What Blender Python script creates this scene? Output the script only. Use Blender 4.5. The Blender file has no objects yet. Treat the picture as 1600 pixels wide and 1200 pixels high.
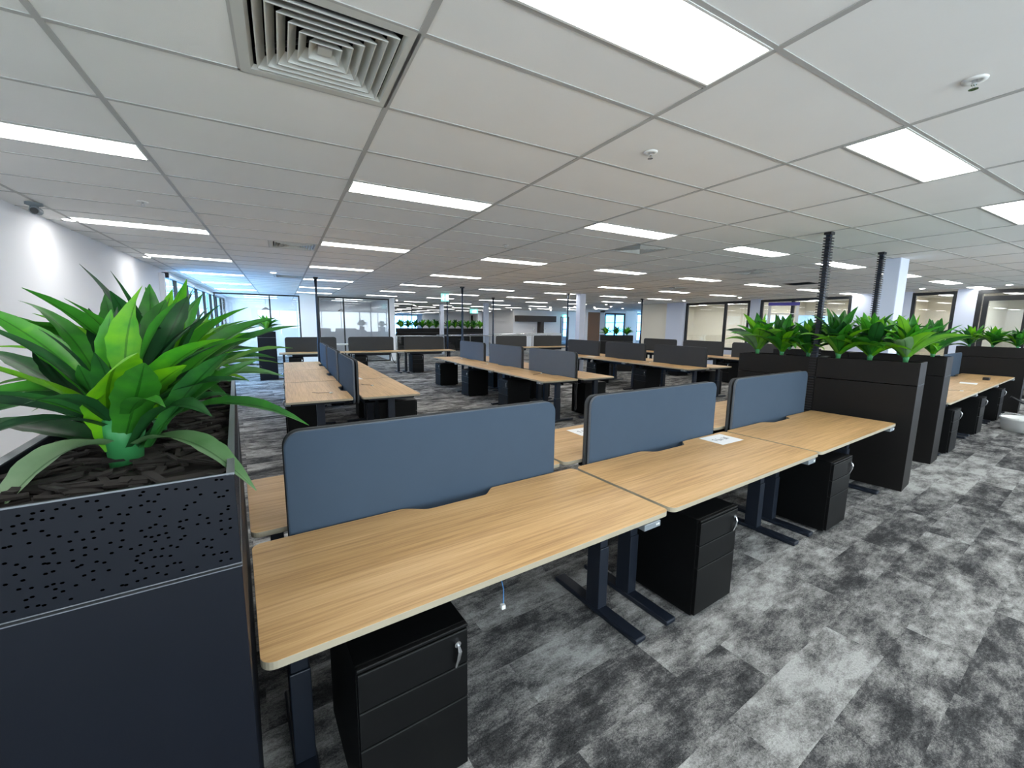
import bpy, bmesh, math, random
from mathutils import Matrix, Vector
from math import sin, cos, pi, radians
random.seed(7)
SC = bpy.context.scene
COL = SC.collection

# ------------------------------------------------------------------ camera
F_PX, YAW, PITCH, ROLL = 643.4, .50689, -.14416, .012205
def cam_matrix():
    cy, sy = cos(YAW), sin(YAW)
    f = Vector((sy*cos(PITCH), cy*cos(PITCH), sin(PITCH)))
    r = Vector((cy, -sy, 0)); u = r.cross(f)
    r1 = r*cos(ROLL) + u*sin(ROLL); u1 = u*cos(ROLL) - r*sin(ROLL)
    m = Matrix((r1, u1, -f)).transposed().to_4x4()
    m.translation = (0, 0, 1.65)
    return m
cd = bpy.data.cameras.new('camera'); cam = bpy.data.objects.new('camera', cd); COL.objects.link(cam)
cam.matrix_world = cam_matrix()
cd.sensor_fit = 'HORIZONTAL'; cd.sensor_width = 36; cd.lens = F_PX/1600*36; cd.clip_start = .02; cd.clip_end = 300
SC.camera = cam

# ------------------------------------------------------------------ world and exposure
W = bpy.data.worlds.new('world'); SC.world = W; W.use_nodes = True
wn = W.node_tree.nodes; wb = wn['Background']
# hazy bright sky on the viewer's side of the building, clearer and bluer on the far side
_t = wn.new('ShaderNodeTexCoord'); _s = wn.new('ShaderNodeSeparateXYZ'); _r = wn.new('ShaderNodeMapRange'); _m = wn.new('ShaderNodeMix'); _m.data_type = 'RGBA'
_r.inputs[1].default_value = -.25; _r.inputs[2].default_value = .25
_m.inputs[6].default_value = (.86, .95, 1.0, 1); _m.inputs[7].default_value = (.36, .86, 1.6, 1)
_L = W.node_tree.links
_L.new(_t.outputs['Generated'], _s.inputs[0]); _L.new(_s.outputs[1], _r.inputs[0]); _L.new(_r.outputs[0], _m.inputs[0]); _L.new(_m.outputs[2], wb.inputs[0])
wb.inputs[1].default_value = 4.4
SC.view_settings.view_transform = 'Standard'; SC.view_settings.look = 'None'
SC.view_settings.gamma = 1; SC.view_settings.use_curve_mapping = False
SC.view_settings.exposure = .86
PANEL_EMIT = 8.5

H = 2.70            # ceiling height
LX, LY = .511, 1.632   # origin of the ceiling grid
def gx(i): return LX + 1.2*i
def gy(j): return LY + .6*j

# ------------------------------------------------------------------ materials
def lin(c):
    return tuple((v/12.92 if v <= .04045 else ((v+.055)/1.055)**2.4) for v in [x/255 for x in c]) + (1,)
MATS = {}
def mat(name, rgb, rough=.5, metal=0, spec=.5, bump=0, bscale=200, vary=0, vscale=8, stretch=(1, 1, 1)):
    if name in MATS: return MATS[name]
    m = bpy.data.materials.new(name); m.use_nodes = True; nt = m.node_tree
    b = nt.nodes['Principled BSDF']
    b.inputs['Base Color'].default_value = lin(rgb); b.inputs['Roughness'].default_value = rough
    b.inputs['Metallic'].default_value = metal; b.inputs['Specular IOR Level'].default_value = spec
    tc = nt.nodes.new('ShaderNodeTexCoord')
    if vary:
        mp = nt.nodes.new('ShaderNodeMapping'); mp.inputs['Scale'].default_value = stretch
        nt.links.new(tc.outputs['Object'], mp.inputs[0])
        n = nt.nodes.new('ShaderNodeTexNoise'); n.inputs['Scale'].default_value = vscale; n.inputs['Detail'].default_value = 5
        nt.links.new(mp.outputs[0], n.inputs[0])
        mx = nt.nodes.new('ShaderNodeMix'); mx.data_type = 'RGBA'
        c = lin(rgb)
        mx.inputs[6].default_value = tuple(v*(1-vary) for v in c[:3])+(1,)
        mx.inputs[7].default_value = tuple(min(1, v*(1+vary)) for v in c[:3])+(1,)
        nt.links.new(n.outputs[0], mx.inputs[0]); nt.links.new(mx.outputs[2], b.inputs['Base Color'])
    if bump:
        n2 = nt.nodes.new('ShaderNodeTexNoise'); n2.inputs['Scale'].default_value = bscale
        nt.links.new(tc.outputs['Object'], n2.inputs[0])
        bp = nt.nodes.new('ShaderNodeBump'); bp.inputs['Strength'].default_value = bump; bp.inputs['Distance'].default_value = .002
        nt.links.new(n2.outputs[0], bp.inputs['Height']); nt.links.new(bp.outputs[0], b.inputs['Normal'])
    MATS[name] = m; return m
def emit(name, rgb, s):
    if name in MATS: return MATS[name]
    m = bpy.data.materials.new(name); m.use_nodes = True; nt = m.node_tree
    b = nt.nodes['Principled BSDF']; b.inputs['Base Color'].default_value = (.8, .8, .8, 1)
    b.inputs['Emission Color'].default_value = tuple(rgb)+(1,); b.inputs['Emission Strength'].default_value = s
    MATS[name] = m; return m
def glass(name, tint=(.95, .98, 1), refl=.03):
    m = bpy.data.materials.new(name); m.use_nodes = True; nt = m.node_tree; nt.nodes.clear()
    o = nt.nodes.new('ShaderNodeOutputMaterial'); t = nt.nodes.new('ShaderNodeBsdfTransparent'); g = nt.nodes.new('ShaderNodeBsdfGlossy')
    g.inputs['Roughness'].default_value = .01; t.inputs[0].default_value = tint+(1,)
    f = nt.nodes.new('ShaderNodeFresnel'); 
    ge = nt.nodes.new('ShaderNodeNewGeometry'); io = nt.nodes.new('ShaderNodeMapRange'); io.inputs[3].default_value = 1.5; io.inputs[4].default_value = 1/1.5
    nt.links.new(ge.outputs['Backfacing'], io.inputs[0]); nt.links.new(io.outputs[0], f.inputs[0])
    a = nt.nodes.new('ShaderNodeMath'); a.operation = 'MULTIPLY_ADD'; a.inputs[1].default_value = 1.2; a.inputs[2].default_value = refl
    nt.links.new(f.outputs[0], a.inputs[0])
    mx = nt.nodes.new('ShaderNodeMixShader'); nt.links.new(a.outputs[0], mx.inputs[0])
    nt.links.new(t.outputs[0], mx.inputs[1]); nt.links.new(g.outputs[0], mx.inputs[2]); nt.links.new(mx.outputs[0], o.inputs[0])
    return m
def wood_mat():
    m = bpy.data.materials.new('oak_laminate'); m.use_nodes = True; nt = m.node_tree; b = nt.nodes['Principled BSDF']
    N = nt.nodes.new; Lk = nt.links.new
    tc = N('ShaderNodeTexCoord'); oi = N('ShaderNodeObjectInfo')
    ad = N('ShaderNodeVectorMath'); ad.operation = 'ADD'
    cb = N('ShaderNodeCombineXYZ'); mu = N('ShaderNodeMath'); mu.operation = 'MULTIPLY'; mu.inputs[1].default_value = 37
    Lk(oi.outputs['Random'], mu.inputs[0]); Lk(mu.outputs[0], cb.inputs[0]); Lk(mu.outputs[0], cb.inputs[1])
    Lk(tc.outputs['Object'], ad.inputs[0]); Lk(cb.outputs[0], ad.inputs[1])
    mp = N('ShaderNodeMapping'); mp.inputs['Scale'].default_value = (1.1, 42, 1); Lk(ad.outputs[0], mp.inputs[0])
    n = N('ShaderNodeTexNoise'); n.inputs['Scale'].default_value = 2.2; n.inputs['Detail'].default_value = 8; n.inputs['Roughness'].default_value = .62
    n.inputs['Distortion'].default_value = .25; Lk(mp.outputs[0], n.inputs[0])
    mp2 = N('ShaderNodeMapping'); mp2.inputs['Scale'].default_value = (.5, 4, 1); Lk(ad.outputs[0], mp2.inputs[0])
    n2 = N('ShaderNodeTexNoise'); n2.inputs['Scale'].default_value = 1.6; n2.inputs['Detail'].default_value = 3; Lk(mp2.outputs[0], n2.inputs[0])
    mi = N('ShaderNodeMix'); mi.inputs[0].default_value = .35; Lk(n.outputs[0], mi.inputs[2]); Lk(n2.outputs[0], mi.inputs[3])
    r = N('ShaderNodeValToRGB'); r.color_ramp.elements[0].position = .33; r.color_ramp.elements[0].color = lin((162, 126, 84))
    r.color_ramp.elements[1].position = .66; r.color_ramp.elements[1].color = lin((214, 178, 130))
    e = r.color_ramp.elements.new(.5); e.color = lin((196, 158, 108))
    Lk(mi.outputs[0], r.inputs[0]); Lk(r.outputs[0], b.inputs['Base Color'])
    b.inputs['Roughness'].default_value = .42; b.inputs['Specular IOR Level'].default_value = .35
    return m
def carpet_mat():
    m = bpy.data.materials.new('carpet_planks'); m.use_nodes = True; nt = m.node_tree; b = nt.nodes['Principled BSDF']
    N = nt.nodes.new; Lk = nt.links.new
    tc = N('ShaderNodeTexCoord'); mp = N('ShaderNodeMapping'); mp.inputs['Rotation'].default_value = (0, 0, radians(-4.7)); Lk(tc.outputs['Object'], mp.inputs[0])
    br = N('ShaderNodeTexBrick'); br.offset = .37; br.inputs['Color1'].default_value = (0, 0, 0, 1); br.inputs['Color2'].default_value = (1, 1, 1, 1)
    br.inputs['Mortar'].default_value = (.5, .5, .5, 1); br.inputs['Scale'].default_value = 1
    br.inputs['Mortar Size'].default_value = 0.0; br.inputs['Brick Width'].default_value = 1.0; br.inputs['Row Height'].default_value = .25
    Lk(mp.outputs[0], br.inputs['Vector'])
    sep = N('ShaderNodeSeparateColor'); Lk(br.outputs['Color'], sep.inputs[0])
    rnd = sep.outputs[0]
    mu = N('ShaderNodeMath'); mu.operation = 'MULTIPLY'; mu.inputs[1].default_value = 91; Lk(rnd, mu.inputs[0])
    cb = N('ShaderNodeCombineXYZ'); Lk(mu.outputs[0], cb.inputs[0]); Lk(mu.outputs[0], cb.inputs[1])
    ad = N('ShaderNodeVectorMath'); ad.operation = 'ADD'; Lk(mp.outputs[0], ad.inputs[0]); Lk(cb.outputs[0], ad.inputs[1])
    def noise(sx, sy, sc, det, ro=.6, src=ad):
        p = N('ShaderNodeMapping'); p.inputs['Scale'].default_value = (sx, sy, 1); Lk(src.outputs[0], p.inputs[0])
        n = N('ShaderNodeTexNoise'); n.inputs['Scale'].default_value = sc; n.inputs['Detail'].default_value = det; n.inputs['Roughness'].default_value = ro
        Lk(p.outputs[0], n.inputs[0]); return n.outputs[0]
    n1 = noise(1.5, 3.0, 1.9, 9, .74)        # big cloudy wear, stretched along the plank
    n2 = noise(9, 34, 1.6, 4, .7)            # ribbing streaks
    n3 = noise(1, 1, 300, 2, .6, mp)         # yarn speckle
    n5 = noise(1, 1.3, 95, 3, .8, mp)
    def ma(op, a, bb, cc=None):
        x = N('ShaderNodeMath'); x.operation = op
        for k, v in enumerate((a, bb, cc)):
            if v is None: continue
            if isinstance(v, (int, float)): x.inputs[k].default_value = v
            else: Lk(v, x.inputs[k])
        return x.outputs[0]
    s = ma('MULTIPLY_ADD', n1, 3.3, -1.65)
    s = ma('MULTIPLY_ADD', n2, .55, s)
    s = ma('MULTIPLY_ADD', rnd, .5, s)
    s = ma('MULTIPLY_ADD', n5, .15, s)
    cl = N('ShaderNodeClamp'); Lk(ma('ADD', s, -.05), cl.inputs[0])
    s = ma('MULTIPLY_ADD', cl.outputs[0], .74, -.02)
    s = ma('MULTIPLY_ADD', n5, .72, s)
    s = ma('MULTIPLY_ADD', n3, .55, s)
    s = ma('ADD', s, -.50)
    r = N('ShaderNodeValToRGB'); cr = r.color_ramp
    cr.elements[0].position = .0; cr.elements[0].color = lin((30, 31, 32))
    cr.elements[1].position = 1; cr.elements[1].color = lin((186, 186, 184))
    e = cr.elements.new(.33); e.color = lin((74, 74, 75)); e = cr.elements.new(.6); e.color = lin((130, 129, 127))
    Lk(s, r.inputs[0]); Lk(r.outputs[0], b.inputs['Base Color'])
    b.inputs['Roughness'].default_value = .93; b.inputs['Specular IOR Level'].default_value = .12
    bp = N('ShaderNodeBump'); bp.inputs['Strength'].default_value = .5; bp.inputs['Distance'].default_value = .004
    Lk(n3, bp.inputs['Height']); Lk(bp.outputs[0], b.inputs['Normal'])
    return m
def leaf_mat():
    m = bpy.data.materials.new('leaf'); m.use_nodes = True; nt = m.node_tree; b = nt.nodes['Principled BSDF']
    N = nt.nodes.new; Lk = nt.links.new
    a = N('ShaderNodeAttribute'); a.attribute_name = 'tone'
    r = N('ShaderNodeValToRGB'); cr = r.color_ramp
    cr.elements[0].position = 0; cr.elements[0].color = lin((22, 48, 36))
    cr.elements[1].position = 1; cr.elements[1].color = lin((128, 158, 118))
    for p, c in ((.2, (38, 92, 42)), (.4, (66, 150, 36)), (.5, (116, 186, 24)), (.75, (84, 128, 78))):
        e = cr.elements.new(p); e.color = lin(c)
    ve = N('ShaderNodeSeparateXYZ'); Lk(a.outputs['Vector'], ve.inputs[0])
    n = N('ShaderNodeTexNoise'); n.inputs['Scale'].default_value = 18; n.inputs['Detail'].default_value = 6
    tc = N('ShaderNodeTexCoord'); Lk(tc.outputs['Object'], n.inputs[0])
    mm = N('ShaderNodeMath'); mm.operation = 'MULTIPLY_ADD'; mm.inputs[1].default_value = .24; Lk(n.outputs[0], mm.inputs[0]); Lk(ve.outputs[0], mm.inputs[2])
    m2 = N('ShaderNodeMath'); m2.operation = 'SUBTRACT'; m2.inputs[1].default_value = .12; Lk(mm.outputs[0], m2.inputs[0])
    Lk(m2.outputs[0], r.inputs[0])
    # midrib slightly darker than the blade
    mx = N('ShaderNodeMix'); mx.data_type = 'RGBA'; mx.blend_type = 'MULTIPLY'; mx.inputs[7].default_value = (.45, .55, .45, 1)
    pw = N('ShaderNodeMath'); pw.operation = 'LESS_THAN'; pw.inputs[1].default_value = .07; Lk(ve.outputs[1], pw.inputs[0])
    Lk(pw.outputs[0], mx.inputs[0]); Lk(r.outputs[0], mx.inputs[6]); Lk(mx.outputs[2], b.inputs['Base Color'])
    b.inputs['Roughness'].default_value = .42; b.inputs['Specular IOR Level'].default_value = .4
    # thin translucent blade
    out = nt.nodes['Material Output']; tr = N('ShaderNodeBsdfTranslucent'); Lk(mx.outputs[2], tr.inputs[0])
    ms = N('ShaderNodeMixShader'); ms.inputs[0].default_value = .3; Lk(b.outputs[0], ms.inputs[1]); Lk(tr.outputs[0], ms.inputs[2]); Lk(ms.outputs[0], out.inputs[0])
    return m

M_WOOD = wood_mat(); M_LEAF = leaf_mat(); M_CARPET = carpet_mat()
M_EDGE = mat('desk_edge_band', (165, 156, 136), .5)
M_FRAME = mat('navy_black_steel', (27, 34, 46), .45, .2)
M_PED = mat('black_steel', (6, 7, 8), .5, 0, spec=.22, bump=.15, bscale=900)
M_PEDLINE = mat('drawer_lip', (48, 50, 50), .4, .3)
M_BLUE = mat('blue_grey_fabric', (64, 78, 94), .9, spec=.15, bump=.3, bscale=900, vary=.05)
M_SLATE = mat('slate_fabric', (94, 101, 110), .9, spec=.15, bump=.3, bscale=900, vary=.05)
M_CHAR = mat('charcoal_fabric', (68, 70, 72), .9, spec=.15, bump=.3, bscale=900, vary=.05)
M_CABLE = mat('black_rubber', (18, 20, 24), .5)
M_WHITEPL = mat('white_plastic', (228, 229, 226), .45)
M_GREYPL = mat('grey_plastic', (120, 128, 134), .45)
M_CHROME = mat('chrome', (215, 218, 222), .2, 1)
M_PLANTER = mat('dark_woodgrain_laminate', (15, 13, 12), .5, spec=.28, vary=.25, vscale=6, stretch=(1, 1, 26))
M_PLNAVY = mat('midnight_powder_coat', (9, 14, 24), .5, spec=.22, vary=.12)
M_PLHOLE = mat('perforation_black', (0, 0, 0), 1, spec=0)
M_METALEDGE = mat('aluminium_edge', (120, 124, 130), .4, .5)
M_MULCH = mat('bark_mulch', (34, 29, 27), .95, vary=.5, vscale=40)
M_WALL = mat('white_wall_paint', (236, 236, 240), .75, spec=.2, bump=.08, bscale=400)
M_WALLBLUE = mat('cool_white_paint', (208, 215, 232), .75, spec=.2)
M_CREAM = mat('cream_wall_paint', (228, 222, 208), .8, spec=.2)
M_TILE = mat('ceiling_tile', (236, 236, 234), .9, spec=.1, bump=.35, bscale=500, vary=.025, vscale=3)
M_TEE = mat('ceiling_tee', (176, 176, 174), .55)
M_ALU = mat('dark_aluminium', (44, 46, 48), .4, .4)
M_VENT = mat('vent_enamel', (200, 201, 196), .45)
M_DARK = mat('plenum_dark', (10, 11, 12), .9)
M_PANEL = emit('led_panel', (1.0, 1.0, .97), PANEL_EMIT)
M_BULB = emit('downlight_led', (1.0, .93, .82), 110)
M_GLASS = glass('clear_glass')
M_GLASSW = glass('window_glass', (.8, .93, 1), .02)
M_GLASSW2 = glass('added_window_glass', (.97, .99, 1), .02)
M_PAPER = mat('paper', (240, 242, 244), .8)
M_INK = mat('ink', (70, 72, 80), .8)
M_BROWN = mat('tan_timber_door', (134, 96, 68), .6, vary=.15, stretch=(20, 20, 1))
M_KITCH = mat('dark_kitchen_laminate', (44, 36, 32), .5)
M_STONE = mat('white_stone', (220, 220, 218), .3)
M_PURPLE = mat('blue_violet_plastic', (62, 58, 150), .4)
M_LALU = mat('ladder_aluminium', (190, 192, 192), .35, .7)
M_BRICK = mat('pink_brown_render', (176, 132, 118), .9, vary=.1)
M_GREEN = emit('exit_green', (.05, .55, .45), .9)
M_EXITW = emit('exit_white', (.85, 1, .95), 1.6)
M_CYAN = mat('blue_cable', (70, 130, 190), .5)

# ------------------------------------------------------------------ mesh helpers
class MB:
    def __init__(s): s.v = []; s.f = []; s.m = []; s.mats = []
    def mi(s, m):
        if m not in s.mats: s.mats.append(m)
        return s.mats.index(m)
    def add(s, vs, fs, m):
        k = len(s.v); s.v += [tuple(v) for v in vs]; i = s.mi(m)
        s.f += [tuple(k+a for a in f) for f in fs]; s.m += [i]*len(fs); return s
    def box(s, a, b, m):
        (x0, y0, z0), (x1, y1, z1) = a, b
        return s.add([(x0, y0, z0), (x1, y0, z0), (x1, y1, z0), (x0, y1, z0), (x0, y0, z1), (x1, y0, z1), (x1, y1, z1), (x0, y1, z1)],
                     [(3, 2, 1, 0), (4, 5, 6, 7), (0, 1, 5, 4), (1, 2, 6, 5), (2, 3, 7, 6), (3, 0, 4, 7)], m)
    def prism(s, poly, z0, z1, m, mside=None, axis='z'):
        n = len(poly)
        def P(p, z):
            return (p[0], p[1], z) if axis == 'z' else ((p[0], z, p[1]) if axis == 'y' else (z, p[0], p[1]))
        vs = [P(p, z0) for p in poly]+[P(p, z1) for p in poly]
        flip = axis == 'y'
        side = [(i, (i+1) % n, n+(i+1) % n, n+i) for i in range(n)]
        caps = [tuple(range(n-1, -1, -1)), tuple(range(n, 2*n))]
        if flip: side = [f[::-1] for f in side]; caps = [f[::-1] for f in caps]
        k = len(s.v); s.v += vs
        a = s.mi(m); b = s.mi(mside or m)
        s.f += [tuple(k+q for q in f) for f in caps]; s.m += [a]*2
        s.f += [tuple(k+q for q in f) for f in side]; s.m += [b]*n
        return s
    def tube(s, pts, r, m, n=8, caps=True):
        pts = [Vector(p) for p in pts]; rs = r if isinstance(r, (list, tuple)) else [r]*len(pts)
        vs = []; fs = []; up = Vector((0, 0, 1))
        prev = None
        for i, p in enumerate(pts):
            t = (pts[min(i+1, len(pts)-1)]-pts[max(i-1, 0)]).normalized()
            a = prev if prev else (Vector((1, 0, 0)) if abs(t.z) > .9 else up)
            x = (a - t*a.dot(t)).normalized(); y = t.cross(x); prev = x
            vs += [p + (x*cos(2*pi*k/n)+y*sin(2*pi*k/n))*rs[i] for k in range(n)]
        for i in range(len(pts)-1):
            fs += [(i*n+k, i*n+(k+1) % n, (i+1)*n+(k+1) % n, (i+1)*n+k) for k in range(n)]
        if caps: fs += [tuple(range(n-1, -1, -1)), tuple(range((len(pts)-1)*n, len(pts)*n))]
        return s.add(vs, fs, m)
    def lathe(s, prof, m, n=24, c=(0, 0)):
        vs = []; fs = []
        for r, z in prof: vs += [(c[0]+r*cos(2*pi*k/n), c[1]+r*sin(2*pi*k/n), z) for k in range(n)]
        for i in range(len(prof)-1): fs += [(i*n+k, i*n+(k+1) % n, (i+1)*n+(k+1) % n, (i+1)*n+k) for k in range(n)]
        return s.add(vs, fs, m)
    def build(s, name, parent=None, smooth=False, bevel=0, loc=None):
        me = bpy.data.meshes.new(name); me.from_pydata(s.v, [], s.f); me.validate(clean_customdata=False) if False else None
        for m in s.mats: me.materials.append(m)
        for p, i in zip(me.polygons, s.m): p.material_index = i; p.use_smooth = smooth
        o = bpy.data.objects.new(name, me); COL.objects.link(o)
        if parent: o.parent = parent
        if loc: o.location = loc
        if bevel:
            b = o.modifiers.new('bevel', 'BEVEL'); b.width = bevel; b.segments = 2; b.limit_method = 'ANGLE'; b.angle_limit = radians(40)
        me.update(); return o
def tag(o, label, cat, group=None):
    o['label'] = label; o['category'] = cat
    if group: o['group'] = group
    return o
def struct(o, label=None):
    o['kind'] = 'structure'
    if label: o['label'] = label
    return o
def thing(name, label, cat, loc=(0, 0, 0), rz=0, group=None):
    o = bpy.data.objects.new(name, None); COL.objects.link(o); o.location = loc; o.rotation_euler = (0, 0, rz); o.empty_display_size = .1
    return tag(o, label, cat, group)
KIDS = {}
def copy_tree(o, parent=None):
    c = o.copy(); COL.objects.link(c); c.parent = parent
    for ch in list(o.children): copy_tree(ch, c)
    return c
def round_poly(x0, y0, x1, y1, r, corners=(1, 1, 1, 1), n=6):
    pts = []
    for k, (cx, cy, a0) in enumerate(((x0+r, y0+r, pi), (x1-r, y0+r, 1.5*pi), (x1-r, y1-r, 0), (x0+r, y1-r, .5*pi))):
        if corners[k]: pts += [(cx+r*cos(a0+i*pi/2/n), cy+r*sin(a0+i*pi/2/n)) for i in range(n+1)]
        else: pts += [((x0, y0), (x1, y0), (x1, y1), (x0, y1))[k]]
    return pts
def grid_plane(name, xs, ys, z, keep, m, flip=False):
    b = MB(); idx = {}
    for i, x in enumerate(xs):
        for j, y in enumerate(ys): idx[i, j] = len(b.v); b.v.append((x, y, z))
    b.mats = [m]
    for i in range(len(xs)-1):
        for j in range(len(ys)-1):
            if keep((xs[i]+xs[i+1])/2, (ys[j]+ys[j+1])/2):
                f = (idx[i, j], idx[i+1, j], idx[i+1, j+1], idx[i, j+1]); b.f.append(f[::-1] if flip else f); b.m.append(0)
    return b.build(name)
ORD = ['first', 'second', 'third', 'fourth', 'fifth', 'sixth', 'seventh', 'eighth', 'ninth', 'tenth', 'eleventh', 'twelfth', 'thirteenth', 'fourteenth', 'fifteenth', 'sixteenth', 'seventeenth', 'eighteenth']

# ------------------------------------------------------------------ the shell
XW, XE, YS, YN = -2.13, 26.0, -3.2, 52.0
fl = MB(); fl.box((XW-.2, YS-.2, -.1), (XE+.2, YN+.2, 0), M_CARPET); struct(fl.build('floor'), 'carpet of mottled grey and charcoal planks')

# light panels: cells of 1.2 x 0.3 m
rows = [-5.5, -1, 3, 7.5, 12, 16.5, 21, 25.3]  # first row, behind the viewer, is added to brighten the near ceiling
panels = []
for r, j in enumerate(rows):
    for i in range(-2, 14, 2):
        x = gx(i)
        if j == -10 and i > 8: continue
        if x > 15.3: continue
        if i == 12 and j > 7.5: continue
        panels.append((i, j, r))
        if j > 18 and False: pass
far_panels = []
for k in range(10):
    y = 20.5 + k*2.9
    for i in range(4, 20, 2):
        x = gx(i)
        if x < 4.6: continue
        if y > 20 and x/y < .2: continue
        if x/y > .95: continue
        if y > 25.5 and x/y > .5: continue
        if y > 33 and x/y > .34: continue
        far_panels.append((x, y))
panels = [p for p in panels if not (gy(p[1]) > 17.9)]
vents = [(gx(-.5), gy(0)), (gx(-.5), gy(8)), (gx(-.5), gy(15.6)), (gx(3)-.0, gy(4)), (gx(6), gy(5)), (8.7+.6, gy(4.9)+3.2)]
hole = (gx(8.5), gy(6))       # a tile taken out
holes = [(gx(i)+.02, gy(j)+.012, gx(i+1)-.02, gy(j+.5)-.012) for i, j, r in panels]
holes += [(x+.02, y, x+1.18, y+.28) for x, y in far_panels]
holes += [(x+.02, y+.02, x+.58, y+.58) for x, y in vents] + [(hole[0], hole[1], hole[0]+.6, hole[1]+.6)]
xs = sorted({XW, XE} | {h[0] for h in holes} | {h[2] for h in holes}); ys = sorted({YS, YN} | {h[1] for h in holes} | {h[3] for h in holes})
hs = holes
def keep(x, y): return not any(h[0] < x < h[2] and h[1] < y < h[3] for h in hs)
ceil = grid_plane('ceiling', xs, ys, H, keep, M_TILE, True); struct(ceil, 'suspended ceiling of plain white tiles')
pl = MB(); pl.box((XW-.2, YS-.2, H+.35), (XE+.2, YN+.2, H+.45), M_DARK); struct(pl.build('ceiling_slab'))
# tee grid
def in_h(x, y): return any(h[0]-.01 < x < h[2]+.01 and h[1]-.01 < y < h[3]+.01 for h in hs)
tee = MB()
for i in range(-2, 21):
    x = gx(i); tee.box((x-.013, YS, H-.004), (x+.013, 50, H+.001), M_TEE)
jj = [j for j in range(-14, 81)]
for j in jj:
    y = gy(j)
    x = gx(-2.1)
    segs = []; x0 = XW
    for i in range(-3, 20):
        a, b_ = gx(i)+.013, gx(i+1)-.013
        a = max(a, XW)
        if not in_h((a+b_)/2, y): segs.append((a, b_))
    for a, b_ in segs: tee.box((a, y-.011, H-.0035), (b_, y+.011, H+.001), M_TEE)
for i, j, r in panels:
    y = gy(j+.5); tee.box((gx(i)+.013, y-.011, H-.0035), (gx(i+1)-.013, y+.011, H+.001), M_TEE)
for x, y in vents: tee.box((x-.011, y, H-.0035), (x+.011, y+.6, H+.001), M_TEE); tee.box((x+.589, y, H-.0035), (x+.611, y+.6, H+.001), M_TEE)
struct(tee.build('trim_1'), 'grey ceiling tee grid')

# outer walls
def wall(name, boxes, m=M_WALL, label=None):
    b = MB()
    for a, c in boxes: b.box(a, c, m)
    return struct(b.build(name), label)
LW0, LW1 = 11.3, 22.2      # window run in the left wall
wall('wall_left', [((XW-.15, YS, 0), (XW, LW0, H)), ((XW-.15, LW1, 0), (XW, YN, H)), ((XW-.15, LW0, 0), (XW, LW1, .25)), ((XW-.15, LW0, 2.62), (XW, LW1, H))], label='plain white wall')
wall('wall_behind', [((XW-.15, YS-.15, 0), (XE, YS, .5)), ((XW-.15, YS-.15, 2.6), (XE, YS, H)), ((XW-.15, YS-.15, .5), (XW+.4, YS, 2.6)), ((XE-10, YS-.15, .5), (XE, YS, 2.6))])
wall('wall_far_end', [((XW-.15, YN-2, 0), (11.5, YN-1.9, H)), ((14.5, YN-2, 0), (XE, YN-1.9, H)), ((11.5, YN-2, 0), (14.5, YN-1.9, .3)), ((11.5, YN-2, 2.55), (14.5, YN-1.9, H))])
wall('wall_outer_right', [((XE, YS, 0), (XE+.15, 19, H)), ((XE, 36, 0), (XE+.15, YN, H)), ((XE, 19, 0), (XE+.15, 36, .4)), ((XE, 19, 2.6), (XE+.15, 36, H))])
wall('wall_beyond_void', [((13.55, 45, 0), (18.5, 45.1, H)), ((12.6, 35.5, 0), (17.2, 35.6, H))])
b = MB()
for s in (0, 1): b.box((12.45, 35.4, 0), (12.65, 35.6, H), M_WALL)
struct(b.build('wall_pier_far'))
# far end window with frames
def window(n, plane, a0, a1, z0, z1, mull, mfr=M_ALU, mgl=M_GLASS, axis='x', fw=.05, dep=.08, label=None, trans=()):
    """a framed glazed screen standing in the plane x=plane (axis 'x') or y=plane (axis 'y')"""
    e = thing('window_%d' % n, label or 'dark framed glazed screen', 'window'); del e['category']; e['kind'] = 'structure'
    f = MB()
    def bx(u0, u1, w0, w1, mm, d, B):
        if axis == 'x': B.box((plane-d/2, u0, w0), (plane+d/2, u1, w1), mm)
        else: B.box((u0, plane-d/2, w0), (u1, plane+d/2, w1), mm)
    bx(a0, a1, z0, z0+fw, mfr, dep, f); bx(a0, a1, z1-fw, z1, mfr, dep, f)
    for u in [a0+fw/2, a1-fw/2]+list(mull): bx(u-fw/2, u+fw/2, z0+fw, z1-fw, mfr, dep, f)
    for w in trans: bx(a0+fw, a1-fw, w-fw/2, w+fw/2, mfr, dep*.9, f)
    f.build('window_frame', e, bevel=.004)
    us = [a0+fw]+sorted(mull)+[a1-fw]
    for k in range(len(us)-1):
        g = MB(); bx(us[k]+(fw/2 if k else 0), us[k+1]-(fw/2 if k < len(us)-2 else 0), z0+fw, z1-fw, mgl, .008, g); g.build('pane', e)
    return e
window(1, XW-.05, LW0, LW1, .25, 2.62, [LW0+1.4*k for k in range(1, 8)], mgl=M_GLASSW, label='outer window run with a view of daylight')
window(11, YS-.08, XW+.4, XE-10, .5, 2.6, [XW+.4+1.6*k for k in range(1, 11)], axis='y', mgl=M_GLASSW2, label='added unseen window run behind the viewer')  # unseen opening added so daylight reaches the near ceiling
window(12, XE+.06, 19, 36, .4, 2.6, [19+1.3*k for k in range(1, 13)], mgl=M_GLASSW, trans=[1.2, 1.9], label='outer window run far to the right beyond the lobby')
window(2, YN-1.95, 11.5, 14.5, .3, 2.55, [12.7, 13.3, 13.8], mgl=M_GLASSW, axis='y', label='far end window bright with daylight')
# neighbouring building outside the left window
nb = MB(); nb.box((-22, 6, -6), (-14, 30, 1.9), M_BRICK)
tag(nb.build('building'), 'pinkish brown building outside the window in the left wall', 'building')

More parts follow.
